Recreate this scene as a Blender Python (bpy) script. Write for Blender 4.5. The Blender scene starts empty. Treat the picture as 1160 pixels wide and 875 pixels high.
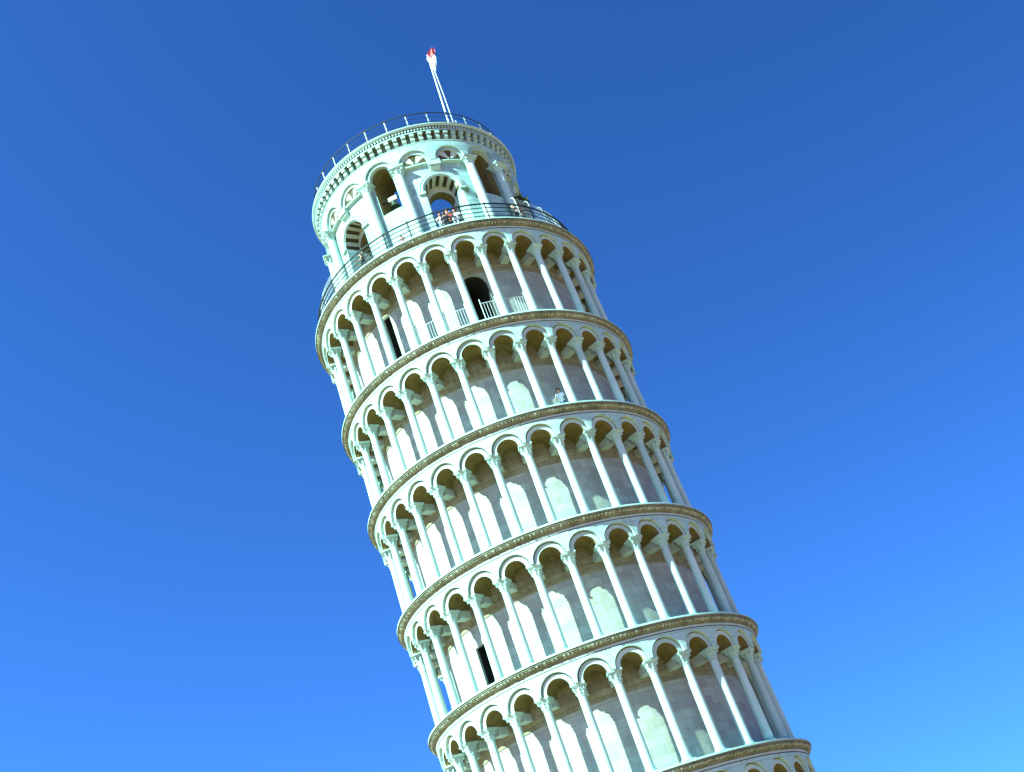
import bpy, bmesh, math, random
from mathutils import Matrix, Vector, Euler
random.seed(7)
PI = math.pi
R = math.radians
scene = bpy.context.scene
COL = scene.collection

# ------------------------------------------------------------------ frame of the tower
# Tower coordinates used below: z = 0 at the rim of the belfry terrace, axis = z, viewer towards -y.
Z0 = 41.0                                   # height of that rim above the foot of the tower
axis = Vector((-math.sin(R(10.0)), -math.sin(R(2.6)), 1.0)).normalized()
LEAN = Vector((0, 0, 1)).rotation_difference(axis).to_matrix().to_4x4()
W = LEAN @ Matrix.Translation((0, 0, Z0))   # tower coordinates -> world

# ------------------------------------------------------------------ camera
D, H, F = 51.6873, -33.9837, 1302.637
rv = Vector((-0.506592, 0.066824, -0.348602))
Rm = Matrix.Rotation(rv.length, 3, rv.normalized())
Bm = Matrix(((1, 0, 0), (0, 0, -1), (0, 1, 0)))
Mv = Rm @ Bm                                # rows: right, down, forward
cam = bpy.data.cameras.new("camera")
cam.sensor_width = 36.0
cam.lens = 36.0 * F / 1160.0
cam.clip_start, cam.clip_end = 0.1, 20000
camo = bpy.data.objects.new("camera", cam)
COL.objects.link(camo)
cm = Matrix((Mv[0], -Mv[1], -Mv[2])).transposed().to_4x4()
cm.translation = Vector((0, -D, H))
camo.matrix_world = W @ cm
scene.camera = camo

# ------------------------------------------------------------------ sky, sun, exposure
SUN_AZ, SUN_EL = -47.0, 39.0                # in tower coordinates: az from the viewer's side, negative = left
s_loc = Vector((math.sin(R(SUN_AZ)) * math.cos(R(SUN_EL)), -math.cos(R(SUN_AZ)) * math.cos(R(SUN_EL)), math.sin(R(SUN_EL))))
s_dir = (LEAN.to_3x3() @ s_loc).normalized()
el = math.asin(s_dir.z)
world = bpy.data.worlds.new("World")
scene.world = world
world.use_nodes = True
wn = world.node_tree.nodes
wl = world.node_tree.links
sky = wn.new("ShaderNodeTexSky")
sky.sky_type = 'NISHITA'
sky.sun_disc = False
sky.sun_elevation = el
sky.sun_rotation = math.atan2(s_dir.x, s_dir.y)
sky.air_density, sky.dust_density, sky.ozone_density = 0.6, 0.0, 4.5
hsv = wn.new("ShaderNodeHueSaturation")
hsv.inputs['Hue'].default_value = 0.5
hsv.inputs['Saturation'].default_value = 1.0
hsv.inputs['Value'].default_value = 1.0
bg = wn["Background"]
bg.inputs['Strength'].default_value = 0.055
gam = wn.new("ShaderNodeGamma")
gam.inputs[1].default_value = 1.45
tcw = wn.new("ShaderNodeTexCoord")
lift = wn.new("ShaderNodeVectorMath"); lift.operation = 'ADD'
lift.inputs[1].default_value = (-0.10, 0.0, 0.16)   # sky lookup shifted up and sideways to suppress the glow near the horizon
nrm = wn.new("ShaderNodeVectorMath"); nrm.operation = 'NORMALIZE'
wl.new(tcw.outputs['Generated'], lift.inputs[0]); wl.new(lift.outputs[0], nrm.inputs[0]); wl.new(nrm.outputs[0], sky.inputs[0])
wl.new(sky.outputs[0], hsv.inputs['Color'])
wl.new(hsv.outputs[0], gam.inputs[0])
tint = wn.new("ShaderNodeMix")              # hand-set tint multiplied into the sky colour
tint.data_type = 'RGBA'; tint.blend_type = 'MULTIPLY'
tint.inputs[0].default_value = 1.0
tint.inputs[7].default_value = (1.75, 1.03, 1.22, 1.0)
wl.new(gam.outputs[0], tint.inputs[6])
wl.new(tint.outputs[2], bg.inputs['Color'])

sun = bpy.data.lights.new("sun", 'SUN')
sun.energy = 5.0
sun.angle = R(0.5)
sun.color = (1.0, 0.96, 0.88)
suno = bpy.data.objects.new("sun", sun)
COL.objects.link(suno)
suno.rotation_euler = s_dir.to_track_quat('Z', 'Y').to_euler()
suno.location = s_dir * 200

vs = scene.view_settings
vs.view_transform = 'Standard'
vs.look = 'None'
vs.exposure = 2.0
vs.use_white_balance = True
vs.white_balance_temperature = 4950
vs.white_balance_tint = -45
vs.gamma = 1.0

# ------------------------------------------------------------------ materials
def new_mat(name):
    m = bpy.data.materials.new(name)
    m.use_nodes = True
    nt = m.node_tree
    b = nt.nodes["Principled BSDF"]
    return m, nt, b

def N(nt, t, **kw):
    n = nt.nodes.new(t)
    for k, v in kw.items():
        if k in n.inputs:
            n.inputs[k].default_value = v
        else:
            setattr(n, k, v)
    return n

def math_n(nt, op, a, b=None):
    n = nt.nodes.new("ShaderNodeMath")
    n.operation = op
    for i, x in enumerate((a, b)):
        if x is None: continue
        if isinstance(x, (int, float)): n.inputs[i].default_value = x
        else: nt.links.new(x, n.inputs[i])
    return n.outputs[0]

def mix(nt, fac, a, b, mode='MIX'):
    n = nt.nodes.new("ShaderNodeMix")
    n.data_type = 'RGBA'
    n.blend_type = mode
    for s, x in ((n.inputs[0], fac), (n.inputs[6], a), (n.inputs[7], b)):
        if isinstance(x, (int, float)): s.default_value = x
        elif isinstance(x, tuple): s.default_value = (*x, 1.0) if len(x) == 3 else x
        else: nt.links.new(x, s)
    return n.outputs[2]

def ramp(nt, x, lo, hi):
    n = nt.nodes.new("ShaderNodeMapRange")
    nt.links.new(x, n.inputs[0])
    n.inputs[1].default_value, n.inputs[2].default_value = lo, hi
    return n.outputs[0]

def coords(nt, cyl=0.0, scale=(1, 1, 1), rnd=True):
    tc = nt.nodes.new("ShaderNodeTexCoord")
    out = tc.outputs['Object']
    if cyl:
        sx = nt.nodes.new("ShaderNodeSeparateXYZ")
        nt.links.new(out, sx.inputs[0])
        a = math_n(nt, 'MULTIPLY', math_n(nt, 'ARCTAN2', sx.outputs[0], math_n(nt, 'MULTIPLY', sx.outputs[1], -1.0)), cyl)
        cb = nt.nodes.new("ShaderNodeCombineXYZ")
        nt.links.new(a, cb.inputs[0]); nt.links.new(sx.outputs[2], cb.inputs[1])
        out = cb.outputs[0]
    elif rnd:
        oi = nt.nodes.new("ShaderNodeObjectInfo")
        v = nt.nodes.new("ShaderNodeVectorMath"); v.operation = 'MULTIPLY_ADD'
        cb = nt.nodes.new("ShaderNodeCombineXYZ")
        for i in range(3): nt.links.new(oi.outputs['Random'], cb.inputs[i])
        nt.links.new(cb.outputs[0], v.inputs[0])
        v.inputs[1].default_value = (37.0, 53.0, 71.0)
        nt.links.new(out, v.inputs[2])
        out = v.outputs[0]
    m = nt.nodes.new("ShaderNodeMapping")
    m.inputs['Scale'].default_value = scale
    nt.links.new(out, m.inputs[0])
    return m.outputs[0]

def noise(nt, vec, scale, detail=6.0, rough=0.6):
    n = nt.nodes.new("ShaderNodeTexNoise")
    nt.links.new(vec, n.inputs['Vector'])
    n.inputs['Scale'].default_value = scale
    n.inputs['Detail'].default_value = detail
    n.inputs['Roughness'].default_value = rough
    return n.outputs[0]

def bump(nt, b, h, strength, dist=0.02):
    n = nt.nodes.new("ShaderNodeBump")
    n.inputs['Strength'].default_value = strength
    n.inputs['Distance'].default_value = dist
    nt.links.new(h, n.inputs['Height'])
    nt.links.new(n.outputs[0], b.inputs['Normal'])

def stone(name, c1, c2, stain, stain_amt, courses=None, cyl=0.0, mortar=(0.3, 0.29, 0.24), block2=None, rough=0.75, bstr=0.35, th=(0.5, 0.72)):
    """weathered marble: cloudy base, vertical rain streaks, blotches; optional ashlar courses round the axis"""
    m, nt, b = new_mat(name)
    v = coords(nt)
    base = mix(nt, ramp(nt, noise(nt, v, 1.3, 8), 0.35, 0.65), c1, c2)
    if courses:
        cv = coords(nt, cyl)
        br = nt.nodes.new("ShaderNodeTexBrick")
        nt.links.new(cv, br.inputs['Vector'])
        br.inputs['Scale'].default_value = 1.0
        br.inputs['Brick Width'].default_value, br.inputs['Row Height'].default_value = courses
        br.inputs['Mortar Size'].default_value = 0.012
        br.inputs['Mortar Smooth'].default_value = 0.3
        br.inputs['Color1'].default_value = (1, 1, 1, 1)
        br.inputs['Color2'].default_value = (*(block2 or (0.8, 0.8, 0.8)), 1)
        br.inputs['Mortar'].default_value = (*mortar, 1)
        base = mix(nt, 1.0, base, br.outputs[0], 'MULTIPLY')
    streak = noise(nt, coords(nt, scale=(5, 5, 0.45)), 1.0, 5)
    blot = noise(nt, coords(nt), 3.5, 9, 0.7)
    f = math_n(nt, 'MULTIPLY', ramp(nt, math_n(nt, 'ADD', math_n(nt, 'MULTIPLY', streak, 0.55), math_n(nt, 'MULTIPLY', blot, 0.45)), *th), stain_amt)
    base = mix(nt, f, base, stain)
    if not courses:                            # each replaced column or block has its own tone
        oi = nt.nodes.new("ShaderNodeObjectInfo")
        tone = nt.nodes.new("ShaderNodeMapRange"); nt.links.new(oi.outputs['Random'], tone.inputs[0])
        tone.inputs[3].default_value, tone.inputs[4].default_value = 0.84, 1.06
        base = mix(nt, 1.0, base, tone.outputs[0], 'MULTIPLY')
    nt.links.new(base, b.inputs['Base Color'])
    b.inputs['Roughness'].default_value = rough
    b.inputs['Specular IOR Level'].default_value = 0.25
    h = noise(nt, coords(nt), 14.0, 8, 0.65)
    bump(nt, b, h, bstr)
    return m

M = {}
M['marble'] = stone("pale_marble", (0.37, 0.485, 0.45), (0.43, 0.545, 0.51), (0.27, 0.27, 0.19), 0.55)
M['shaft'] = stone("column_marble", (0.42, 0.50, 0.465), (0.48, 0.555, 0.52), (0.28, 0.29, 0.22), 0.45)
M['face'] = stone("arcade_marble", (0.37, 0.485, 0.45), (0.43, 0.545, 0.51), (0.22, 0.21, 0.14), 0.8, courses=(1.47, 0.42), cyl=7.4, mortar=(0.6, 0.6, 0.56), block2=(0.93, 0.94, 0.96))
M['wall'] = stone("drum_ashlar", (0.36, 0.375, 0.33), (0.42, 0.435, 0.40), (0.25, 0.22, 0.13), 0.75, courses=(0.72, 0.36), cyl=5.9, mortar=(0.74, 0.68, 0.58), block2=(0.74, 0.71, 0.76), th=(0.45, 0.70))
M['belfry'] = stone("belfry_ashlar", (0.37, 0.485, 0.45), (0.43, 0.545, 0.51), (0.27, 0.27, 0.19), 0.55, courses=(0.9, 0.33), cyl=5.4, mortar=(0.45, 0.44, 0.4), block2=(0.66, 0.69, 0.74))
M['soffit'] = stone("dark_soffit_stone", (0.15, 0.115, 0.035), (0.20, 0.16, 0.06), (0.06, 0.04, 0.01), 0.9, rough=0.9)  # weathered brown, darkened further to deepen the shade under arches
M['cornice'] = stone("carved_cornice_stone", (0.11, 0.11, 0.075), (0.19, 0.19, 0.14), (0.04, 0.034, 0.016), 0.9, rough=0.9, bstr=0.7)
M['carving'] = stone('pale_carving_stone', (0.27, 0.29, 0.24), (0.37, 0.39, 0.33), (0.07, 0.062, 0.035), 0.9, rough=0.9)  # paler than the dark cornice stone: relief contrast put into the colour
M['frieze'] = stone("grey_frieze_marble", (0.36, 0.41, 0.385), (0.42, 0.465, 0.44), (0.30, 0.29, 0.22), 0.6)
M['head'] = stone('olive_head_stone', (0.24, 0.22, 0.13), (0.31, 0.29, 0.20), (0.11, 0.085, 0.03), 0.9, courses=(0.62, 0.30), cyl=6.0, mortar=(0.6, 0.55, 0.4), block2=(0.75, 0.72, 0.7), rough=0.9)
M['dark_voussoir'] = stone("dark_voussoir_stone", (0.045, 0.036, 0.012), (0.07, 0.056, 0.02), (0.03, 0.022, 0.008), 0.6)
M['light_voussoir'] = stone("light_voussoir_stone", (0.44, 0.46, 0.38), (0.50, 0.52, 0.44), (0.26, 0.24, 0.16), 0.6)

def plain(name, c, rough=0.6, metal=0.0, var=0.25, scale=20.0):
    m, nt, b = new_mat(name)
    v = coords(nt)
    base = mix(nt, ramp(nt, noise(nt, v, scale, 5), 0.3, 0.7), tuple(x * (1 - var) for x in c), tuple(min(1, x * (1 + var)) for x in c))
    nt.links.new(base, b.inputs['Base Color'])
    b.inputs['Roughness'].default_value = rough
    b.inputs['Metallic'].default_value = metal
    return m
M['iron'] = plain("dark_painted_iron", (0.008, 0.009, 0.009), 0.7, 0.0)
M['steel'] = plain("galvanised_steel", (0.36, 0.37, 0.36), 0.55, 0.3, 0.12)
M['white_paint'] = plain("white_painted_metal", (0.75, 0.76, 0.76), 0.5, 0.0, 0.1)
M['rail_paint'] = plain('dull_white_rail_paint', (0.42, 0.43, 0.42), 0.6, 0.0, 0.15)
M['bronze'] = plain("dark_bell_bronze", (0.05, 0.06, 0.045), 0.45, 0.7, 0.3, 6.0)
M['dark'] = plain("unlit_interior_black", (0.012, 0.010, 0.008), 0.95, 0.0)  # near-black colour stands in for the unlit inside of the doorways
M['wood'] = plain("old_door_wood", (0.10, 0.045, 0.025), 0.8, 0.0, 0.4, 8.0)
M['flag_red'] = plain("red_flag_cloth", (0.42, 0.075, 0.085), 0.85, 0.0, 0.2)
M['flag_white'] = plain("white_flag_cloth", (0.75, 0.78, 0.82), 0.85, 0.0, 0.06)
M['rope'] = plain("pale_rope", (0.60, 0.62, 0.58), 0.9)
M['skin'] = plain("skin", (0.45, 0.22, 0.15), 0.6, 0.0, 0.1)
M['hair_brown'] = plain("brown_hair", (0.07, 0.03, 0.02), 0.7)
M['hair_red'] = plain("auburn_hair", (0.16, 0.045, 0.025), 0.7)
M['hair_blond'] = plain("fair_hair", (0.50, 0.36, 0.16), 0.7)
M['cloth_white'] = plain("white_cotton", (0.74, 0.76, 0.80), 0.9, 0.0, 0.06)
M['cloth_dark'] = plain("black_cotton", (0.018, 0.02, 0.025), 0.9)
M['cloth_red'] = plain("brick_red_cotton", (0.30, 0.07, 0.05), 0.9)
M['cloth_pink'] = plain("dusty_pink_cotton", (0.45, 0.22, 0.25), 0.9)
M['cloth_jeans'] = plain("blue_denim", (0.06, 0.09, 0.17), 0.9)
M['leaf'] = plain("weed_leaves", (0.085, 0.11, 0.025), 0.7, 0.0, 0.45, 9.0)
M['stem'] = plain("dry_stems", (0.20, 0.15, 0.07), 0.8)

def ground_mat():
    m, nt, b = new_mat("warm_bounce_ground")
    v = coords(nt, rnd=False)
    c = mix(nt, ramp(nt, noise(nt, v, 0.15, 8), 0.35, 0.65), (0.42, 0.21, 0.04), (0.47, 0.24, 0.05))
    c = mix(nt, ramp(nt, noise(nt, v, 2.5, 8), 0.4, 0.7), c, (0.36, 0.18, 0.035))
    nt.links.new(c, b.inputs['Base Color']); b.inputs['Roughness'].default_value = 0.95
    bump(nt, b, noise(nt, v, 30, 4), 0.6)
    return m
M['bounce_ground'] = ground_mat()  # unseen ground; orange tone made up as warm fill for the shaded stone
def paving_mat():
    m, nt, b = new_mat("warm_bounce_paving")
    v = coords(nt, rnd=False)
    br = N(nt, "ShaderNodeTexBrick"); nt.links.new(v, br.inputs['Vector'])
    br.inputs['Scale'].default_value = 1.0
    br.inputs['Brick Width'].default_value, br.inputs['Row Height'].default_value, br.inputs['Mortar Size'].default_value = 0.9, 0.5, 0.012
    br.inputs['Color1'].default_value = (0.44, 0.22, 0.05, 1); br.inputs['Color2'].default_value = (0.38, 0.19, 0.04, 1); br.inputs['Mortar'].default_value = (0.16, 0.12, 0.07, 1)
    c = mix(nt, ramp(nt, noise(nt, v, 0.8, 8), 0.4, 0.75), br.outputs[0], (0.36, 0.17, 0.035))
    nt.links.new(c, b.inputs['Base Color']); b.inputs['Roughness'].default_value = 0.85
    return m
M['paving'] = paving_mat()  # unseen too, given the same orange so it bounces warm light upward

# ------------------------------------------------------------------ mesh helpers
def pol(a, r, z):                              # a in radians, 0 = towards the viewer, + = to the right
    return (r * math.sin(a), -r * math.cos(a), z)

class MB:
    def __init__(self):
        self.v, self.f, self.m, self.s, self.mats = [], [], [], [], []
    def mi(self, m):
        if m not in self.mats: self.mats.append(m)
        return self.mats.index(m)
    def face(self, pts, m, smooth=False):
        i = len(self.v)
        self.v += [tuple(p) for p in pts]
        self.f.append(tuple(range(i, i + len(pts)))); self.m.append(self.mi(m)); self.s.append(smooth)
    def grid(self, rows, m, closed=False, smooth=True):
        """rows: list of equally long point lists"""
        i0 = len(self.v); n = len(rows[0]); k = self.mi(m)
        for r_ in rows: self.v += [tuple(p) for p in r_]
        for a in range(len(rows) - 1):
            for b in range(n if closed else n - 1):
                c = (b + 1) % n
                self.f.append((i0 + a * n + b, i0 + a * n + c, i0 + (a + 1) * n + c, i0 + (a + 1) * n + b))
                self.m.append(k); self.s.append(smooth)
    def lathe(self, prof, m, n=96, mats=None, c=(0, 0, 0), a0=0.0, a1=None):
        """each profile segment gets its own rings, so edges between segments stay crisp"""
        full = a1 is None
        aa = [2 * PI * i / n for i in range(n)] if full else [a0 + (a1 - a0) * i / n for i in range(n + 1)]
        for i in range(len(prof) - 1):
            rows = []
            for (r_, z) in (prof[i], prof[i + 1]):
                rows.append([(c[0] + pol(a, r_, 0)[0], c[1] + pol(a, r_, 0)[1], c[2] + z) for a in aa])
            self.grid(rows, mats[i] if mats else m, closed=full)
    def box(self, c, size, m, rot=None):
        sx, sy, sz = (x / 2 for x in size)
        P = [Vector((x, y, z)) for x in (-sx, sx) for y in (-sy, sy) for z in (-sz, sz)]
        if rot is not None: P = [rot @ p for p in P]
        P = [p + Vector(c) for p in P]
        for q in ((0, 1, 3, 2), (4, 6, 7, 5), (0, 4, 5, 1), (2, 3, 7, 6), (0, 2, 6, 4), (1, 5, 7, 3)):
            self.face([P[i] for i in q], m)
    def sector(self, a, half, r0, r1, z0, z1, m, taper=0.0):
        """a block on the ring: from radius r0 (inside) to r1 (outside); the outer face starts `taper` higher"""
        q = [pol(a - half, r0, z0), pol(a + half, r0, z0), pol(a + half, r0, z1), pol(a - half, r0, z1)]
        o = [pol(a - half, r1, z0 + taper), pol(a + half, r1, z0 + taper), pol(a + half, r1, z1), pol(a - half, r1, z1)]
        self.face(o, m); self.face([q[0], o[0], o[3], q[3]], m); self.face([o[1], q[1], q[2], o[2]], m)
        self.face([q[0], q[1], o[1], o[0]], m); self.face([q[3], o[3], o[2], q[2]], m); self.face(q[::-1], m)
    def tube(self, pts, r_, m, n=8, closed=False, cap=True):
        pts = [Vector(p) for p in pts]
        rs = r_ if isinstance(r_, (list, tuple)) else [r_] * len(pts)
        rows = []; up = None
        L = len(pts)
        for i, p in enumerate(pts):
            if closed: t = pts[(i + 1) % L] - pts[i - 1]
            else: t = pts[min(i + 1, L - 1)] - pts[max(i - 1, 0)]
            t.normalize()
            if up is None:
                up = t.orthogonal().normalized()
            up = (up - t * up.dot(t)).normalized()
            w = t.cross(up)
            rows.append([p + (up * math.cos(2 * PI * j / n) + w * math.sin(2 * PI * j / n)) * rs[i] for j in range(n)])
        if closed: rows.append(rows[0])
        self.grid(rows, m, closed=True)
        if cap and not closed:
            self.face(rows[0][::-1], m); self.face(rows[-1], m)
    def bay(self, ac, half, r0, r1, zb, zt, w, zs, hz, mf, ms, mj=None, sill=None, rear=None, nseg=16, sub=2, stripes=None, bottom=True):
        """one bay of a round wall, pierced by a round-headed opening: outer radius r0, inner r1"""
        us = [-half + (half - w) * i / sub for i in range(sub)]
        us += [-w * math.cos(PI * i / nseg) for i in range(nseg + 1)]
        us += [w + (half - w) * (i + 1) / sub for i in range(sub)]
        def zo(u):
            return zs + hz * math.sqrt(max(0.0, 1 - (u / w) ** 2))
        e = 1e-6
        for i in range(len(us) - 1):
            a, b = us[i], us[i + 1]
            inside = (a >= -w - e and b <= w + e)
            za, zc = (zo(a), zo(b)) if inside else (zb, zb)
            A, B = ac + a, ac + b
            self.face([pol(A, r0, za), pol(B, r0, zc), pol(B, r0, zt), pol(A, r0, zt)], mf)
            if rear: self.face([pol(B, r1, zc), pol(A, r1, za), pol(A, r1, zt), pol(B, r1, zt)], rear)
            if inside:
                mm = ms
                if stripes: mm = stripes[((i - sub) // 2) % 2]
                self.face([pol(A, r1, za), pol(B, r1, zc), pol(B, r0, zc), pol(A, r0, za)], mm)
                if sill is not None:
                    self.face([pol(A, r0, zb), pol(B, r0, zb), pol(B, r0, sill), pol(A, r0, sill)], mf)
                    self.face([pol(A, r0, sill), pol(B, r0, sill), pol(B, r1, sill), pol(A, r1, sill)], mf)
                    if rear: self.face([pol(B, r1, zb), pol(A, r1, zb), pol(A, r1, sill), pol(B, r1, sill)], rear)
            elif bottom:
                self.face([pol(A, r1, zb), pol(B, r1, zb), pol(B, r0, zb), pol(A, r0, zb)], ms)
        zj = zb if sill is None else sill
        if zs > zj + 1e-4:
            for u, d in ((-w, 1), (w, -1)):
                A = ac + u
                q = [pol(A, r0, zj), pol(A, r1, zj), pol(A, r1, zs), pol(A, r0, zs)]
                self.face(q if d > 0 else q[::-1], mj or mf)
    def build(self, name, parent=None, weld=True):
        me = bpy.data.meshes.new(name)
        me.from_pydata(self.v, [], self.f)
        for m in self.mats: me.materials.append(m)
        me.polygons.foreach_set('material_index', self.m)
        me.polygons.foreach_set('use_smooth', self.s)
        me.update()
        bm = bmesh.new(); bm.from_mesh(me)
        bmesh.ops.remove_doubles(bm, verts=bm.verts, dist=1e-5) if weld else None
        bmesh.ops.recalc_face_normals(bm, faces=bm.faces) if weld else None
        bm.to_mesh(me); bm.free()
        if weld:
            me.set_sharp_from_angle(angle=R(35))
        o = bpy.data.objects.new(name, me)
        COL.objects.link(o)
        if parent is not None: o.parent = parent
        return o

def tag(o, label, cat, group=None, kind=None):
    if label: o['label'] = label
    if cat: o['category'] = cat
    if group: o['group'] = group
    if kind: o['kind'] = kind
    return o

def empty(name, mat):
    o = bpy.data.objects.new(name, None)
    COL.objects.link(o)
    o.empty_display_size = 0.3
    o.matrix_world = mat
    return o

def dup(o, parent, loc=None, rz=None):
    c = o.copy(); COL.objects.link(c); c.parent = parent
    if loc is not None: c.location = loc
    if rz is not None: c.rotation_euler = (0, 0, rz)
    for ch in [x for x in ALLCH.get(o, [])]:
        d = ch.copy(); COL.objects.link(d); d.parent = c
    return c
ALLCH = {}

# ------------------------------------------------------------------ ground
mb = MB()
mb.lathe([(12.0, 0), (60, 0), (300, 0), (6000, 0)], M['bounce_ground'], 64)
g = mb.build('ground'); tag(g, 'unseen ground round the foot of the tower, reddened to bounce warm light', None, kind='structure')
mb = MB()
mb.lathe([(0.01, 0.004), (16.0, 0.004), (16.0, -0.1)], M['paving'], 96)
g = mb.build('pavement'); tag(g, 'unseen paving round the foot of the tower, reddened to bounce warm light', None, kind='structure')

# ------------------------------------------------------------------ the tower
tower = empty('leaning_tower', W)
tag(tower, 'tall round white marble bell tower leaning left, tiers of arcaded galleries', 'tower')

ZT = [0.0, -5.729, -10.862, -16.142, -21.284, -26.683, -31.9]     # rims of the galleries
PH = [5.23, 5.93, 6.19, 7.02, 7.53, 8.0]                          # angle of a column in each gallery
RC = 7.06
STEP = R(12)
VIS = R(76)

def cornice_mesh(z, carved):
    mb = MB()
    C_, S_, Fz = M['cornice'], M['marble'], M['frieze']
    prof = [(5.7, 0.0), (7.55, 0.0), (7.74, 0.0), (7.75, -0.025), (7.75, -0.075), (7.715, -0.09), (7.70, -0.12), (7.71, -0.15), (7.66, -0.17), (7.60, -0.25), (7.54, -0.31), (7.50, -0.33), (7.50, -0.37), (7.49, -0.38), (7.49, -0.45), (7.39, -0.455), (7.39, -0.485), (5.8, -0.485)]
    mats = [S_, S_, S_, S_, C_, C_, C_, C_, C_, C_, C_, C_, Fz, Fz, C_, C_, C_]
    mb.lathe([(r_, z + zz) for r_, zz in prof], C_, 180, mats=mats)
    if carved:
        n = 288
        for i in range(n):                     # carved leaf-and-dart band under the lip
            a = 2 * PI * i / n
            k = 0.35 + 0.6 * random.random()
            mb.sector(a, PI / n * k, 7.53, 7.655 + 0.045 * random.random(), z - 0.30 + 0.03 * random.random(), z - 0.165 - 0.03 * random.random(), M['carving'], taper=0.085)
    return mb

for s in range(7):
    mb = cornice_mesh(ZT[s], True)
    o = mb.build('cornice', tower)

def capital_mesh(h):
    mb = MB()
    n = 40
    rows = []
    lev = [(0.0, 0.165, 0, 0), (0.03, 0.185, 0, 0), (0.05, 0.165, 0, 0), (0.09, 0.18, 0.016, 0), (0.15, 0.205, 0.028, 0), (0.17, 0.18, 0.010, .1), (0.22, 0.20, 0.018, .25), (0.28, 0.235, 0.030, .5), (0.30, 0.215, 0.01, .6), (0.34, 0.24, 0.0, .9)]
    k = h / 0.34 * 0.999
    for (z, r_, am, sq) in lev:
        ring = []
        for i in range(n):
            a = 2 * PI * i / n
            q = max(abs(math.cos(a)), abs(math.sin(a)))
            rr = r_ * ((1 - sq) + sq / q ** 0.8) + am * math.cos(8 * a)
            ring.append((rr * math.cos(a), rr * math.sin(a), z * k))
        rows.append(ring)
    mb.grid(rows, M['marble'], closed=True)
    mb.face(rows[-1], M['marble'])
    for sx in (-1, 1):                          # corner volutes
        for sy in (-1, 1):
            mb.box((sx * 0.205, sy * 0.205, h - 0.06), (0.06, 0.06, 0.09), M['marble'], Matrix.Rotation(R(45), 3, 'Z'))
    # abacus, flaring upward
    for (z0, z1, a, b) in ((h + 0.001, h + 0.05, 0.255, 0.275), (h + 0.051, h + 0.12, 0.295, 0.312)):
        lo = [(-a, -a, z0), (a, -a, z0), (a, a, z0), (-a, a, z0)]
        hi = [(-b, -b, z1), (b, -b, z1), (b, b, z1), (-b, b, z1)]
        for i in range(4):
            j = (i + 1) % 4
            mb.face([lo[i], lo[j], hi[j], hi[i]], M['marble'])
        mb.face(lo[::-1], M['marble']); mb.face(hi, M['marble'])
    return mb

def base_mesh():
    mb = MB()
    mb.box((0, 0, 0.06), (0.50, 0.50, 0.118), M['marble'])
    mb.lathe([(0.24, 0.12), (0.245, 0.15), (0.235, 0.19), (0.20, 0.20), (0.19, 0.22), (0.205, 0.25), (0.20, 0.28), (0.17, 0.295)], M['marble'], 28)
    return mb

def lintel_mesh():
    # stone beam from the capital back to the wall (column stands at y = 0, wall towards +y)
    mb = MB()
    mb.box((0, 0.70, -0.145), (0.40, 0.68, 0.36), M['frieze'])
    return mb

def arch_ring(mb, ac, z):
    ra, rb, r0, r1, n = 0.487, 0.658, 7.345, 7.15, 22
    def P(q, t, r_): return pol(ac + q * math.cos(t) / r_, r_, z + q * math.sin(t))
    for i in range(n):
        t0, t1 = PI * i / n, PI * (i + 1) / n
        mb.face([P(ra, t0, r0), P(rb, t0, r0), P(rb, t1, r0), P(ra, t1, r0)], M['shaft'])
        mb.face([P(rb, t0, r0), P(rb, t0, r1), P(rb, t1, r1), P(rb, t1, r0)], M['shaft'])
        mb.face([P(ra, t0, r1), P(ra, t0, r0), P(ra, t1, r0), P(ra, t1, r1)], M['soffit'])

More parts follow.
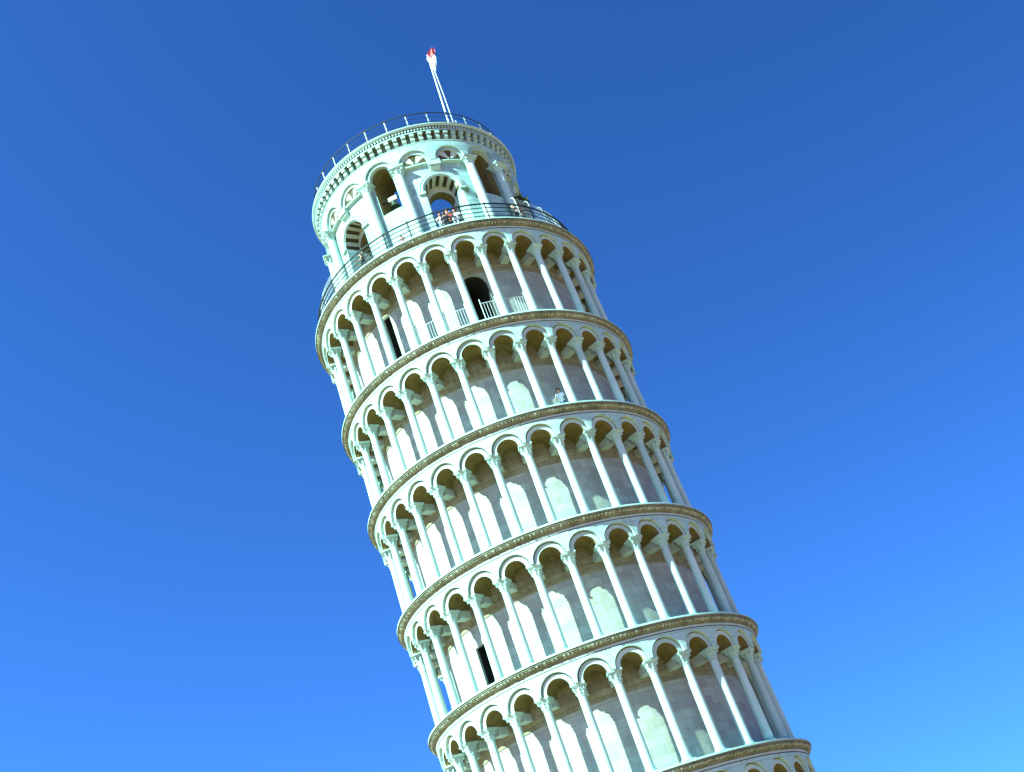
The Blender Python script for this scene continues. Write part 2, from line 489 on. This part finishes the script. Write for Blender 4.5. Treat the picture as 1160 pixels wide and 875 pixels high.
ZSPR = -1.30                                   # springing below the rim
ZNECK = -1.80
RW = 6.05
for s in range(6):
    zt, zb = ZT[s], ZT[s + 1]
    # --- arcade ring
    mb = MB()
    for k in range(30):
        ac = R(PH[s]) + STEP * (k + 0.5)
        mb.bay(ac, STEP / 2, 7.47, 7.16, zt + ZSPR, zt - 0.482, 0.705 / 7.4, zt + ZSPR, 0.705, M['face'], M['face'], nseg=20)
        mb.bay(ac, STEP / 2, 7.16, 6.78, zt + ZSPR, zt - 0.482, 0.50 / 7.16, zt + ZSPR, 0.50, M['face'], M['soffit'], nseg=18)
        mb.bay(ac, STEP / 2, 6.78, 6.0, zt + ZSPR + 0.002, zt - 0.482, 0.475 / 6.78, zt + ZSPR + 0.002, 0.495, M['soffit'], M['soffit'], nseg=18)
        aw = (ac + PI) % (2 * PI) - PI
        if not (abs(aw) < VIS and s < 5):
            arch_ring(mb, ac, zt + ZSPR)
    arc = mb.build('arcade', tower)
    # --- the ring of voussoirs of each visible arch
    mb = MB(); arch_ring(mb, 0.0, 0.0)
    if s < 5:
        proto = mb.build('archivolt', arc)
        first = True
        for k in range(30):
            ac = R(PH[s]) + STEP * (k + 0.5)
            aw = (ac + PI) % (2 * PI) - PI
            if abs(aw) < VIS:
                o = proto if first else proto.copy()
                if not first: COL.objects.link(o); o.parent = arc
                first = False
                o.location = (0, 0, zt + ZSPR); o.rotation_euler = (0, 0, ac)
    # --- drum wall with doorways
    doors = {0: [(R(11.2), R(6.6), zb, -2.60, 0.60), (R(-33.6), R(2.1), zb, -2.02, 0.0)], 3: [(R(-40.3), R(2.9), zb, -19.0, 0.0)]}.get(s, [])
    cuts = []
    for (ad, hw, z0, z1, arch) in doors:
        cuts.append((ad - hw, ad + hw, z0, z1, arch))
    mb = MB()
    brk = sorted(set([R(i * 3) for i in range(-60, 61)] + [x for c in cuts for x in c[:2]] + [c[0] + (c[1] - c[0]) * i / 12 for c in cuts for i in range(13)]))
    ztop = zt - 0.46
    for i in range(len(brk) - 1):
        a, b = brk[i], brk[i + 1]
        if b - a < 1e-7: continue
        z0a = z0b = zb
        for c in cuts:
            if a >= c[0] - 1e-7 and b <= c[1] + 1e-7:
                mid, hw = (c[0] + c[1]) / 2, (c[1] - c[0]) / 2
                f = lambda x: c[3] + c[4] * math.sqrt(max(0, 1 - ((x - mid) / hw) ** 2))
                z0a, z0b = f(a), f(b)
        mb.face([pol(a, RW, z0a), pol(b, RW, z0b), pol(b, RW, ztop), pol(a, RW, ztop)], M['wall'], True)
    wall = mb.build('drum_wall', tower)
    mb = MB()                                  # darker olive band along the wall top, under the vaults
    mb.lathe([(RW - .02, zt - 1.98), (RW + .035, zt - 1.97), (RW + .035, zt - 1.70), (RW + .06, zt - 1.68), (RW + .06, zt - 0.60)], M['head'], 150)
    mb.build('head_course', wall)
    for c in cuts:                             # passage through the thick wall, its darkness painted near-black
        mb = MB()
        mid, hw = (c[0] + c[1]) / 2, (c[1] - c[0]) / 2
        n = 12
        aa = [c[0] + (c[1] - c[0]) * i / n for i in range(n + 1)]
        zz = [c[3] + c[4] * math.sqrt(max(0, 1 - ((x - mid) / hw) ** 2)) for x in aa]
        ring = [(c[0], c[2])] + list(zip(aa, zz)) + [(c[1], c[2])]
        mb.grid([[pol(a, r_, z) for a, z in ring] for r_ in (RW, 5.93)], M['wall'], smooth=False)
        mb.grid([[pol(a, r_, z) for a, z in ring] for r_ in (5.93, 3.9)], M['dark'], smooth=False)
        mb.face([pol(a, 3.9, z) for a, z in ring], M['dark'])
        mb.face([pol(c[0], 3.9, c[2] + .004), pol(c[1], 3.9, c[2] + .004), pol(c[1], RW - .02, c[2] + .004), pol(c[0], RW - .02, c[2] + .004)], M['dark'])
        mb.build('doorway', wall)
    # --- columns
    hshaft = (zt + ZNECK) - (zb + 0.29)
    mb = MB()
    mb.lathe([(0.188, 0.0), (0.182, hshaft * 0.35), (0.163, hshaft)], M['shaft'], 28, c=(0, 0, 0.29))
    shaft = mb.build('column', tower)
    cap = capital_mesh(ZSPR - 0.12 - ZNECK - 0.002).build('capital', shaft); cap.location = (0, 0, zt + ZNECK - zb)
    bas = base_mesh().build('base', shaft)
    lin = lintel_mesh().build('lintel', shaft); lin.location = (0, 0, zt + ZSPR - zb)
    ALLCH[shaft] = [cap, bas, lin]
    first = True
    hidden = []
    for k in range(30):
        a = R(PH[s]) + STEP * k
        aw = (a + PI) % (2 * PI) - PI
        loc = pol(a, RC, zb)
        if abs(aw) < VIS and s < 5:
            if first: shaft.location = loc; shaft.rotation_euler = (0, 0, a); first = False
            else: dup(shaft, tower, loc, a)
        else: hidden.append((a, loc))
    # the columns round the back of the gallery, out of sight: one piece
    me_src = [(shaft.data, Vector((0, 0, 0)))] + [(c.data, c.location.copy()) for c in (cap, bas, lin)]
    vv, ff, mm, ss = [], [], [], []
    mats = []
    for (a, loc) in hidden:
        T = Matrix.Translation(loc) @ Matrix.Rotation(a, 4, 'Z')
        for me, off in me_src:
            i0 = len(vv)
            vv += [tuple(T @ (v.co + off)) for v in me.vertices]
            for p_ in me.polygons:
                ff.append(tuple(i0 + i for i in p_.vertices))
                mat = me.materials[p_.material_index]
                if mat not in mats: mats.append(mat)
                mm.append(mats.index(mat)); ss.append(p_.use_smooth)
    me = bpy.data.meshes.new('rear_columns'); me.from_pydata(vv, [], ff)
    for m_ in mats: me.materials.append(m_)
    me.polygons.foreach_set('material_index', mm); me.polygons.foreach_set('use_smooth', ss); me.update()
    o = bpy.data.objects.new('column_row', me); COL.objects.link(o); o.parent = tower; o['kind'] = 'stuff'
    if first:                                  # lowest gallery: everything is in that one piece
        for c in (cap, bas, lin, shaft): bpy.data.objects.remove(c)

# --- ground storey: blind arcade with engaged columns
mb = MB()
zt, zb = ZT[6], -Z0
for k in range(15):
    ac = R(24 * k)
    mb.bay(ac, R(12), 7.6, 7.3, zb + 6.2, zt - 0.47, R(9.4), zb + 6.2, 1.25, M['face'], M['face'], nseg=18, sub=3)
    a = ac + R(12)
    x, y, z = pol(a, 7.45, zb)
    mb.lathe([(0.34, 0), (0.34, .3), (0.27, .4), (0.25, 5.6), (0.38, 5.9), (0.38, 6.2)], M['shaft'], 20, c=(x, y, z))
mb.lathe([(7.3, zb - 0.6), (7.3, zt - 0.47)], M['wall'], 120)
mb.lathe([(7.3, zb + .25), (8.1, zb + .25), (8.1, zb - 0.6)], M['marble'], 120)
mb.build('ground_storey', tower)

# --- belfry
BELL0, NB = -14.0, 6
mb = MB()
RB, RI = 5.40, 3.30
for k in range(NB):
    ab = R(BELL0 + 60 * k)
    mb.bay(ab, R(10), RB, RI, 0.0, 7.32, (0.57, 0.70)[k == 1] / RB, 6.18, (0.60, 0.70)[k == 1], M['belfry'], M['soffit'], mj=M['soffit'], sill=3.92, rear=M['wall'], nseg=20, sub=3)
    ad = R(BELL0 + 30 + 60 * k)
    mb.bay(ad, R(20), RB, 4.62, 0.0, 7.32, 0.90 / RB, 4.2, 0.92, M['belfry'], M['soffit'], nseg=26, sub=5, stripes=(M['dark_voussoir'], M['light_voussoir']), bottom=False)
    mb.bay(ad, R(20), 4.62, 4.05, 0.0, 7.32, 0.70 / 4.62, 4.0, 0.70, M['light_voussoir'], M['soffit'], mj=M['light_voussoir'], rear=M['wall'], nseg=26, sub=5, bottom=False)
    for d in (-10, 10):
        a = ab + R(d)
        mb.face([pol(a, RI, 0), pol(a, 4.05, 0), pol(a, 4.05, 7.32), pol(a, RI, 7.32)], M['wall'])
belf = mb.build('belfry_wall', tower)

# round hood over every doorway
mb = MB()
for (rad, rr, tw) in ((1.04, 0.09, 0.0), (1.20, 0.05, 0.0)):
    pts = [(5.41 * math.sin(rad / 5.41 * math.cos(t)), -5.41 * math.cos(rad / 5.41 * math.cos(t)), rad * math.sin(t)) for t in [PI * i / 28 for i in range(29)]]
    mb.tube(pts, rr, M['marble'], 8)
for sg in (-1, 1):
    mb.sector(sg * 1.10 / 5.4, 0.036, 5.38, 5.53, -0.10, 0.0, M['marble'])
hood = mb.build('door_hood', belf); hood.location = (0, 0, 4.2); hood.rotation_euler = (0, 0, R(BELL0 + 30))
for k in range(1, NB):
    o = hood.copy(); COL.objects.link(o); o.parent = belf; o.rotation_euler = (0, 0, R(BELL0 + 30 + 60 * k))

# upper ring of eighteen round arches, carried by columns and corbels
mb = MB()
for k in range(NB):
    for off, w in ((0, 0.75 if k == 1 else 0.64), (20, 0.66), (40, 0.66)):
        a = R(BELL0 + off + 60 * k)
        st = None; zz = 6.18 if off == 0 else 6.06
        mb.bay(a, R(10), 5.72, 5.60, 6.06, 7.32, (w + 0.19) / 5.7, zz, w + 0.19, M['belfry'], M['belfry'], nseg=22, sub=2)
        mb.bay(a, R(10), 5.60, 5.402, 6.06, 7.32, w / 5.6, zz, w, M['belfry'], M['light_voussoir'], nseg=20, sub=2, stripes=st)
    # impost course under the blind lunettes
    for i in range(16):
        a = R(BELL0 + 10.3 + 60 * k + 39.4 * (i + 0.5) / 16)
        mb.sector(a, R(39.4 / 32) + 1e-4, 5.38, 5.58, 5.93, 6.055, M['marble'], taper=0.05)
        # striped lunette field
    for off in (20, 40):
        for i in range(5):
            t0, t1 = PI * i / 5, PI * (i + 1) / 5
            p = []
            for t, q in ((t0, 0.12), (t1, 0.12), (t1, 0.68), ((t0 + t1) / 2, 0.68), (t0, 0.68)):
                p.append(pol(R(BELL0 + off + 60 * k) - q * math.cos(t) / 5.53, 5.53, 6.06 + q * math.sin(t)))
            mb.face(p, M['light_voussoir'] if i % 2 else M['dark_voussoir'])
barc = mb.build('belfry_arcade', tower)

for k in range(NB):                            # corbel between each pair of lunettes
    mb = MB()
    a = R(BELL0 + 30 + 60 * k)
    mb.sector(a, 0.058, 5.38, 5.70, 5.74, 6.05, M['marble'], taper=0.0)
    mb.sector(a, 0.048, 5.38, 5.60, 5.46, 5.738, M['marble'], taper=0.17)
    mb.build('corbel', barc)

# belfry columns
mb = MB(); mb.lathe([(0.255, 0.0), (0.25, 1.8), (0.225, 5.28)], M['shaft'], 28, c=(0, 0, 0.29))
bc = mb.build('column', tower)
bcap = capital_mesh(0.36).build('capital', bc); bcap.scale = (1.36, 1.2, 1.0); bcap.location = (0, 0, 5.57)
bbas = base_mesh().build('base', bc); bbas.scale = (1.45, 1.3, 1.0)
ALLCH[bc] = [bcap, bbas]
first = True
for k in range(NB):
    for d in (-10, 10):
        a = R(BELL0 + 60 * k + d)
        loc = pol(a, 5.62, 0.0)
        if first: bc.location = loc; bc.rotation_euler = (0, 0, a); first = False
        else: dup(bc, tower, loc, a)

# belfry crown: corbel table, dentils, rim
mb = MB()
prof = [(5.74, 7.32), (5.74, 7.36), (5.66, 7.38), (5.56, 7.40), (5.56, 7.93), (5.86, 7.95), (5.86, 8.03), (5.80, 8.05), (5.80, 8.19), (5.93, 8.20), (5.95, 8.24), (5.99, 8.27), (6.006, 8.30), (6.006, 8.357), (5.2, 8.357), (3.29, 8.357), (3.29, 7.3), (5.74, 7.32)]
S_, C_ = M['marble'], M['cornice']
mb.lathe(prof, S_, 160, mats=[S_, S_, S_, C_, C_, S_, C_, C_, C_, S_, S_, S_, S_, S_, S_, M['wall'], S_])
n = 216
for i in range(n):
    mb.sector(2 * PI * i / n, PI / n * 0.52, 5.79, 5.905, 8.065, 8.175, S_)
n = 78
for i in range(n):
    a = 2 * PI * i / n
    mb.sector(a, PI / n * 0.50, 5.55, 5.85, 7.72, 7.925, S_, taper=0.06)
    mb.sector(a, PI / n * 0.46, 5.55, 5.76, 7.41, 7.715, S_, taper=0.14)
mb.build('belfry_crown', tower)

# ------------------------------------------------------------------ iron railings (things of their own)
def railing(name, label, r_, z, h, n, a0, rails, a_from=0.0, lightposts=True):
    root = empty(name, W @ Matrix.Translation((0, 0, z)))
    tag(root, label, 'railing')
    mb = MB()
    mb.box((0, 0, 0.015), (0.14, 0.12, 0.03), M['steel'])
    mb.tube([(0, 0, 0.02), (0, 0, h + 0.03)], 0.034, M['steel'] if lightposts else M['iron'], 8)
    mb.lathe([(0.0, h + 0.13), (0.045, h + 0.10), (0.05, h + 0.06), (0.0, h + 0.02)], M['iron'], 10)
    post = mb.build('post', root)
    for k in range(n):
        a = R(a0) + 2 * PI * k / n
        o = post if k == 0 else post.copy()
        if k: COL.objects.link(o); o.parent = root
        o.location = pol(a, r_, 0); o.rotation_euler = (0, 0, a)
    for hh, rr in rails:
        mb = MB()
        mb.tube([pol(2 * PI * i / 180, r_ + 0.035, hh) for i in range(180)], rr, M['iron'], 6, closed=True)
        mb.build('rail', root)
    return root
railing('roof_railing', 'dark iron railing with pale posts round the very top of the tower', 5.58, 8.357, 1.12, 30, -2.0, [(1.12, 0.032), (0.80, 0.014), (0.48, 0.014)])
railing('terrace_railing', 'dark iron railing along the rim of the terrace below the belfry', 7.22, 0.0, 1.33, 34, -6.4, [(1.32, 0.046), (1.06, 0.026), (0.80, 0.026), (0.54, 0.024), (0.28, 0.022)], lightposts=False)

# taller wire screen behind the terrace railing
root = empty('safety_screen', W)
tag(root, 'tall fine wire screen with bent grey posts behind the terrace railing', 'screen')
mb = MB()
mb.tube([(0, 0, 0), (0, 0, 1.0), (0, 0, 1.8), (0, 0.03, 2.05), (0, 0.10, 2.18), (0, 0.22, 2.24)], 0.026, M['steel'], 8)
post = mb.build('post', root)
for k, ad in enumerate((49.5, 42, 58.5, 67, -50, -63, 95, 125, 155, 185, 215, 245, 270)):
    a = R(ad)
    o = post if k == 0 else post.copy()
    if k: COL.objects.link(o); o.parent = root
    o.location = pol(a, 7.0, 0.0); o.rotation_euler = (0, 0, a)
mb = MB()
nw = 560
def near_front(a):
    return abs((a + PI) % (2 * PI) - PI) < R(41)
for i in range(nw):
    a = 2 * PI * i / nw
    if near_front(a): continue
    mb.tube([pol(a, 7.0, 0.03), pol(a, 7.0, 1.75), pol(a, 6.97, 2.05)], 0.0055, M['steel'], 3, cap=False)
for j in range(24):
    z = 0.06 + 1.99 * j / 23
    rr = 7.0 if z < 1.75 else 7.0 - 0.03 * (z - 1.75) / 0.3
    mb.tube([pol(R(41) + R(278) * i / 110, rr, z) for i in range(111)], 0.0055 if j < 23 else 0.012, M['steel'], 3)
o = mb.build('wire_mesh', root, weld=False)

# white rail panels in the top gallery
def panel(a0, a1, label):
    rr = 6.98
    z0 = ZT[1]
    amid = (a0 + a1) / 2
    root = empty('gallery_barrier', W @ Matrix.Translation(pol(amid, rr, z0)) @ Matrix.Rotation(amid, 4, 'Z'))
    tag(root, label, 'barrier', 'white rail panels between the top gallery columns')
    hw = rr * (a1 - a0) / 2
    mb = MB()
    for z in (0.12, 1.38):
        mb.tube([(-hw, 0, z), (hw, 0, z)], 0.018, M['rail_paint'], 6)
    for x in (-hw, hw):
        mb.tube([(x, 0, 0), (x, 0, 1.62)], 0.024, M['rail_paint'], 8)
    mb.build('frame', root)
    n = max(2, int(2 * hw / 0.125))
    mb = MB()
    for i in range(1, n):
        x = -hw + 2 * hw * i / n
        mb.tube([(x, 0, 0.12), (x, 0, 1.38)], 0.011, M['rail_paint'], 6)
    mb.build('bars', root)
c0 = PH[0]
words_ = {-4: 'white rail panel in the sunlit fourth bay left of the black doorway', -3: 'white rail panel in the bay right of the narrow dark door slit', -2: 'white rail panel in the second bay left of the black doorway', -1: 'white rail panel half in shade just left of the black doorway',
          0: 'white barred gate standing across the black doorway of the top gallery', 1: 'white rail panel in the shaded bay just right of the black doorway'}
for k in (-2, -1, 0, 1):
    a0, a1 = c0 + 12 * k + 1.7, c0 + 12 * k + 10.3
    if k == 0: a0 += 2.6
    panel(R(a0), R(a1), words_[k])

# ------------------------------------------------------------------ bells
def bell(az, r_, ztop, sc, label):
    root = empty('bell', W @ Matrix.Translation(pol(R(az), r_, ztop)) @ Matrix.Rotation(R(az), 4, 'Z'))
    tag(root, label, 'bell', 'bronze bells hung in the belfry openings')
    mb = MB()
    prof = [(0.0, -0.10), (0.10, -0.10), (0.17, -0.14), (0.20, -0.22), (0.22, -0.36), (0.26, -0.50), (0.33, -0.60), (0.36, -0.66), (0.34, -0.67), (0.29, -0.60), (0.20, -0.4), (0.0, -0.2)]
    mb.lathe([(a * sc, b * sc) for a, b in prof], M['bronze'], 32)
    mb.build('bell_body', root)
    mb = MB()
    mb.box((0, 0, 0.10 * sc), (0.62 * sc, 0.22 * sc, 0.30 * sc), M['white_paint'])
    mb.box((0, 0, -0.07 * sc), (0.14 * sc, 0.14 * sc, 0.08 * sc), M['bronze'])
    mb.build('headstock', root)
    mb = MB()
    mb.tube([(-0.95, 0, 0.12 * sc), (0.95, 0, 0.12 * sc)], 0.045, M['iron'], 8)
    mb.build('axle', root)
    mb = MB()
    mb.tube([(0, 0, -0.25 * sc), (0, 0, -0.62 * sc)], 0.02 * sc, M['iron'], 6)
    mb.lathe([(0.0, -0.58 * sc), (0.055 * sc, -0.64 * sc), (0.0, -0.72 * sc)], M['iron'], 12)
    mb.build('clapper', root)
bell(-13.0, 4.95, 4.92, 0.75, 'dark bronze bell on a white headstock in the sunlit left opening')
bell(46.0, 4.3, 5.3, 1.1, 'dark bronze bell in the shaded opening at right of the belfry')

# ------------------------------------------------------------------ flagpole and flag
fp = pol(R(36.2), 5.2, 8.357)
root = empty('flagpole', W @ Matrix.Translation(fp))
tag(root, 'thin white flagpole with a taut halyard rising from the roof of the tower', 'flagpole')
mb = MB()
mb.box((0, 0, 0.03), (0.34, 0.34, 0.06), M['steel'])
mb.tube([(0, 0, 0.05), (0.17, 0, 3.0), (0.34, 0, 6.0)], [0.048, 0.042, 0.03], M['white_paint'], 10)
mb.build('pole', root)
mb = MB(); mb.lathe([(0.0, 6.10), (0.05, 6.07), (0.055, 6.03), (0.0, 5.99)], M['white_paint'], 10, c=(0.34, 0, 0)); mb.build('finial', root)
mb = MB()
mb.tube([(0.26, 0.0, 0.1), (0.36, 0, 3.0), (0.40, 0, 5.2), (0.37, 0, 5.9)], 0.026, M['rope'], 6)
mb.build('halyard', root)
mb = MB()
mb.box((0.42, 0.05, 0.42), (0.07, 0.07, 0.84), M['steel'])
mb.build('stay_post', root)

# flag: cloth gathered by the wind, streaming up and away from the pole head
mb = MB()
path = [(x + 0.29, y, z) for x, y, z in [(0.13, 0.0, 4.75), (0.17, 0.03, 5.1), (0.20, 0.06, 5.45), (0.21, 0.10, 5.75), (0.22, 0.16, 6.0), (0.27, 0.22, 6.28), (0.36, 0.30, 6.58), (0.52, 0.38, 6.86)]]
hw = [0.03, 0.11, 0.18, 0.23, 0.24, 0.24, 0.22, 0.08]
rows = []
SUBN = 5
pp, ww = [], []
for i in range(len(path) - 1):
    for j in range(SUBN):
        t = j / SUBN
        pp.append(tuple(path[i][k] * (1 - t) + path[i + 1][k] * t for k in range(3))); ww.append(hw[i] * (1 - t) + hw[i + 1] * t)
pp.append(path[-1]); ww.append(hw[-1])
nc = 13
def flagrow(i, side):
    row = []
    for j in range(nc):
        u = j / (nc - 1) * 2 - 1
        fold = 0.09 * math.sin(u * 5.0 + i * 0.35) * min(1, ww[i] / 0.1)
        row.append((pp[i][0] + u * ww[i] * 1.0 + 0.02 * math.sin(i * 0.9 + u), pp[i][1] + fold + side * 0.006, pp[i][2] + 0.06 * u * math.sin(i * 0.5)))
    return row
cut = 21
for lo, hi, mt in ((0, cut, M['flag_white']), (cut, len(pp) - 1, M['flag_red'])):
    for side in (-1, 1):
        mb.grid([flagrow(i, side) for i in range(lo, hi + 1)], mt)
fl = mb.build('flag', None, weld=False)
fl.matrix_world = W @ Matrix.Translation(fp)
tag(fl, 'small red and white flag blown out at the head of the flagpole', 'flag')

# ------------------------------------------------------------------ people on the terrace and in a gallery
def person(az, r_, z, face, label, top, legs, hair, lean=0.0, arm='rail', sit=False, hgt=1.70):
    """standing figure, front towards -y before turning; skeleton grown with the skin modifier"""
    V = []; E = []; RAD = []
    def v(p, rad, par=None):
        V.append(Vector(p)); RAD.append(rad)
        if par is not None: E.append((par, len(V) - 1))
        return len(V) - 1
    pel = v((0, 0, 0.93), 0.145)
    wa = v((0, -lean * 0.12, 1.10), 0.125, pel)
    ch = v((0, -lean * 0.3, 1.32), 0.150, wa)
    nk = v((0, -lean * 0.42, 1.475), 0.062, ch)
    h0 = v((0, -lean * 0.46 - 0.01, 1.545), 0.078, nk)
    h1 = v((0, -lean * 0.48 - 0.012, 1.615), 0.094, h0)
    h2 = v((0, -lean * 0.48, 1.675), 0.070, h1)
    nose = v((0, -lean * 0.48 - 0.112, 1.595), 0.014, h1)
    for sgn in (-1, 1):
        sh = v((sgn * 0.185, -lean * 0.34, 1.40), 0.062, ch)
        if arm == 'rail':
            elb = v((sgn * 0.25, -lean * 0.34 - 0.12, 1.14), 0.042, sh)
            wr = v((sgn * 0.20, -lean * 0.34 - 0.34, 1.10), 0.030, elb)
            d = Vector((-sgn * 0.1, -1, -0.2)).normalized()
        else:
            elb = v((sgn * 0.235, 0.02, 1.12), 0.042, sh)
            wr = v((sgn * 0.245, -0.06, 0.88), 0.030, elb)
            d = Vector((0, -0.25, -1)).normalized()
        pm = v(V[wr] + d * 0.055, 0.030, wr)
        sd = d.cross(Vector((0, 0.3, 0.2)) if arm == 'rail' else Vector((1, 0, 0))).normalized()
        for q, ln in ((-0.03, 0.075), (-0.01, 0.09), (0.01, 0.085), (0.03, 0.065)):
            k1 = v(V[pm] + d * 0.035 + sd * q, 0.009, pm)
            k2 = v(V[k1] + d * ln * 0.5 + Vector((0, 0, -0.01)), 0.008, k1)
            v(V[k2] + d * ln * 0.45 + Vector((0, 0.01, -0.02)), 0.007, k2)
        th = v(V[wr] + d * 0.03 + sd * 0.045, 0.010, pm)
        v(V[th] + d * 0.045 + sd * 0.015, 0.008, th)
        hip = v((sgn * 0.095, 0.0, 0.86), 0.098, pel)
        kn = v((sgn * 0.105, -0.02, 0.48), 0.062, hip)
        an = v((sgn * 0.11, 0.02, 0.09), 0.042, kn)
        v((sgn * 0.12, -0.16, 0.04), 0.036, an)
    me = bpy.data.meshes.new('body')
    me.from_pydata([tuple(x) for x in V], E, [])
    o = bpy.data.objects.new('body_src', me); COL.objects.link(o)
    md = o.modifiers.new('skin', 'SKIN'); md.use_smooth_shade = True
    for i, sv in enumerate(me.skin_vertices[0].data):
        sv.radius = (RAD[i], RAD[i]); sv.use_root = (i == 0)
    sb = o.modifiers.new('sub', 'SUBSURF'); sb.levels = 1; sb.render_levels = 1
    bpy.context.view_layer.update()
    dg = bpy.context.evaluated_depsgraph_get()
    me2 = bpy.data.meshes.new_from_object(o.evaluated_get(dg))
    bpy.data.objects.remove(o)
    me2.materials.clear()
    for m_ in (M['skin'], top, legs, M['cloth_dark']): me2.materials.append(m_)
    segs = []
    for (i, j) in E:
        zi = max(V[i].z, V[j].z)
        arm_ = abs(V[j].x) > 0.17 and V[j].z > 0.6 and V[i].z > 0.95
        if j in (nk, h0, h1, h2, nose): k = 0
        elif arm_: k = 1 if RAD[j] > 0.0305 or abs(V[i].x) < 0.01 else 0
        elif V[j].z < 0.06: k = 3
        elif V[j].z < 0.9: k = 2
        else: k = 1
        segs.append((V[i], V[j], k))
    for p_ in me2.polygons:
        c = p_.center
        p_.use_smooth = True
        best, bk = 9e9, 0
        for A, B_, k in segs:
            ab_ = B_ - A
            t = max(0.0, min(1.0, (c - A).dot(ab_) / max(ab_.length_squared, 1e-9)))
            d_ = (A + ab_ * t - c).length
            if d_ < best: best, bk = d_, k
        p_.material_index = bk
    root = empty('person', W @ Matrix.Translation(pol(R(az), r_, z)) @ Matrix.Rotation(R(az + face), 4, 'Z') @ Matrix.Scale(hgt / 1.75, 4))
    tag(root, label, 'person')
    b = bpy.data.objects.new('body', me2); COL.objects.link(b); b.parent = root
    # hair: a cap over the crown and the back of the head
    mb = MB(); rows = []
    cx, cy, cz = 0, -lean * 0.48 - 0.004, 1.635
    for i in range(9):
        th = PI * 0.62 * i / 8
        ring = []
        for j in range(20):
            ph = 2 * PI * j / 20
            back = 0.5 + 0.5 * math.sin(ph)
            tt = th * (0.55 + 0.45 * back)
            ring.append((cx + 0.101 * math.sin(tt) * math.cos(ph), cy + 0.112 * math.sin(tt) * math.sin(ph) + 0.008, cz + 0.118 * math.cos(tt)))
        rows.append(ring)
    mb.grid(rows, hair, closed=True); mb.build('hair', root)
    # eyes
    mb = MB()
    for sgn in (-1, 1):
        mb.lathe([(0.0, 0.012), (0.012, 0.0), (0.0, -0.012)], M['cloth_dark'], 8, c=(sgn * 0.034, -lean * 0.48 - 0.098, 1.625))
    mb.build('eyes', root)
    return root

person(6.9, 6.55, 0.0, 8, 'person in a white top with brown hair, leftmost of the group before the arch', M['cloth_white'], M['cloth_jeans'], M['hair_brown'], lean=0.25)
person(10.4, 6.7, 0.0, -10, 'person in a brick red top in the middle of the group before the arch', M['cloth_red'], M['cloth_jeans'], M['hair_red'], lean=0.3)
person(14.0, 6.6, 0.0, -25, 'person in a white top with auburn hair, rightmost of the group before the arch', M['cloth_white'], M['cloth_dark'], M['hair_red'], lean=0.3)
person(8.4, 6.98, 0.0, 170, 'person all in black with their back against the terrace railing', M['cloth_dark'], M['cloth_dark'], M['hair_brown'], lean=0.1, hgt=1.45, arm='down')
person(12.2, 6.35, 0.0, 5, 'person in a white top with fair hair, tallest of the group before the arch', M['cloth_white'], M['cloth_jeans'], M['hair_blond'], lean=0.1, hgt=1.82)
person(40.5, 6.75, 0.0, 30, 'fair haired person in dark clothes on the shaded right side of the terrace', M['cloth_dark'], M['cloth_dark'], M['hair_blond'], lean=0.2)
person(-30.5, 6.75, 0.0, -40, 'person in black at the left of the terrace beside the striped doorway', M['cloth_dark'], M['cloth_jeans'], M['hair_brown'], lean=0.25, hgt=1.6)
person(-10.8, 6.9, 0.0, 15, 'person in dusty pink bending low behind the railing below the left bell', M['cloth_pink'], M['cloth_dark'], M['hair_brown'], lean=0.5, hgt=1.0)
person(28.6, 6.45, ZT[2], -35, 'person in a white shirt leaning by a column of the second gallery', M['cloth_white'], M['cloth_jeans'], M['hair_red'], lean=0.35, hgt=1.5)

# ------------------------------------------------------------------ weeds growing out of the belfry wall
def weed(az, r_, z, n, size, label, droop=0.3):
    root = empty('wall_weed', W @ Matrix.Translation(pol(R(az), r_, z)) @ Matrix.Rotation(R(az), 4, 'Z'))
    tag(root, label, 'plant')
    st, lf = MB(), MB()
    rng = random.Random(int(az * 10) + n)
    for i in range(n):
        d = Vector((rng.uniform(-1, 1), rng.uniform(-1.0, -0.15), rng.uniform(-0.35, 1))).normalized()
        L = size * rng.uniform(0.5, 1.0)
        p0 = Vector((rng.uniform(-.08, .08), 0.03, rng.uniform(-.06, .06)))
        p1 = p0 + d * L * 0.6; p2 = p0 + d * L + Vector((0, 0, -droop * L * 0.3))
        st.tube([p0, p1, p2], [0.008, 0.006, 0.003], M['stem'], 4)
        for k in range(9):
            t = rng.uniform(0.3, 1.0)
            q = p0.lerp(p1, t / 0.6) if t < 0.6 else p1.lerp(p2, (t - 0.6) / 0.4)
            a = Vector((rng.uniform(-1, 1), rng.uniform(-1, 1), rng.uniform(-1, 1))).normalized()
            b = a.orthogonal().normalized()
            l = 0.17 * size ** 0.6 * rng.uniform(0.6, 1.2)
            lf.face([q, q + a * l * .5 + b * l * .28, q + a * l, q + a * l * .5 - b * l * .28], M['leaf'])
    st.build('stems', root); lf.build('leaves', root, weld=False)
weed(28.4, 5.42, 3.9, 10, 0.42, 'small tuft of weeds on the sunlit wall between doorway and bell opening')
weed(69.0, 5.55, 4.05, 44, 0.85, 'large bushy weed clinging to the shaded right edge of the belfry')
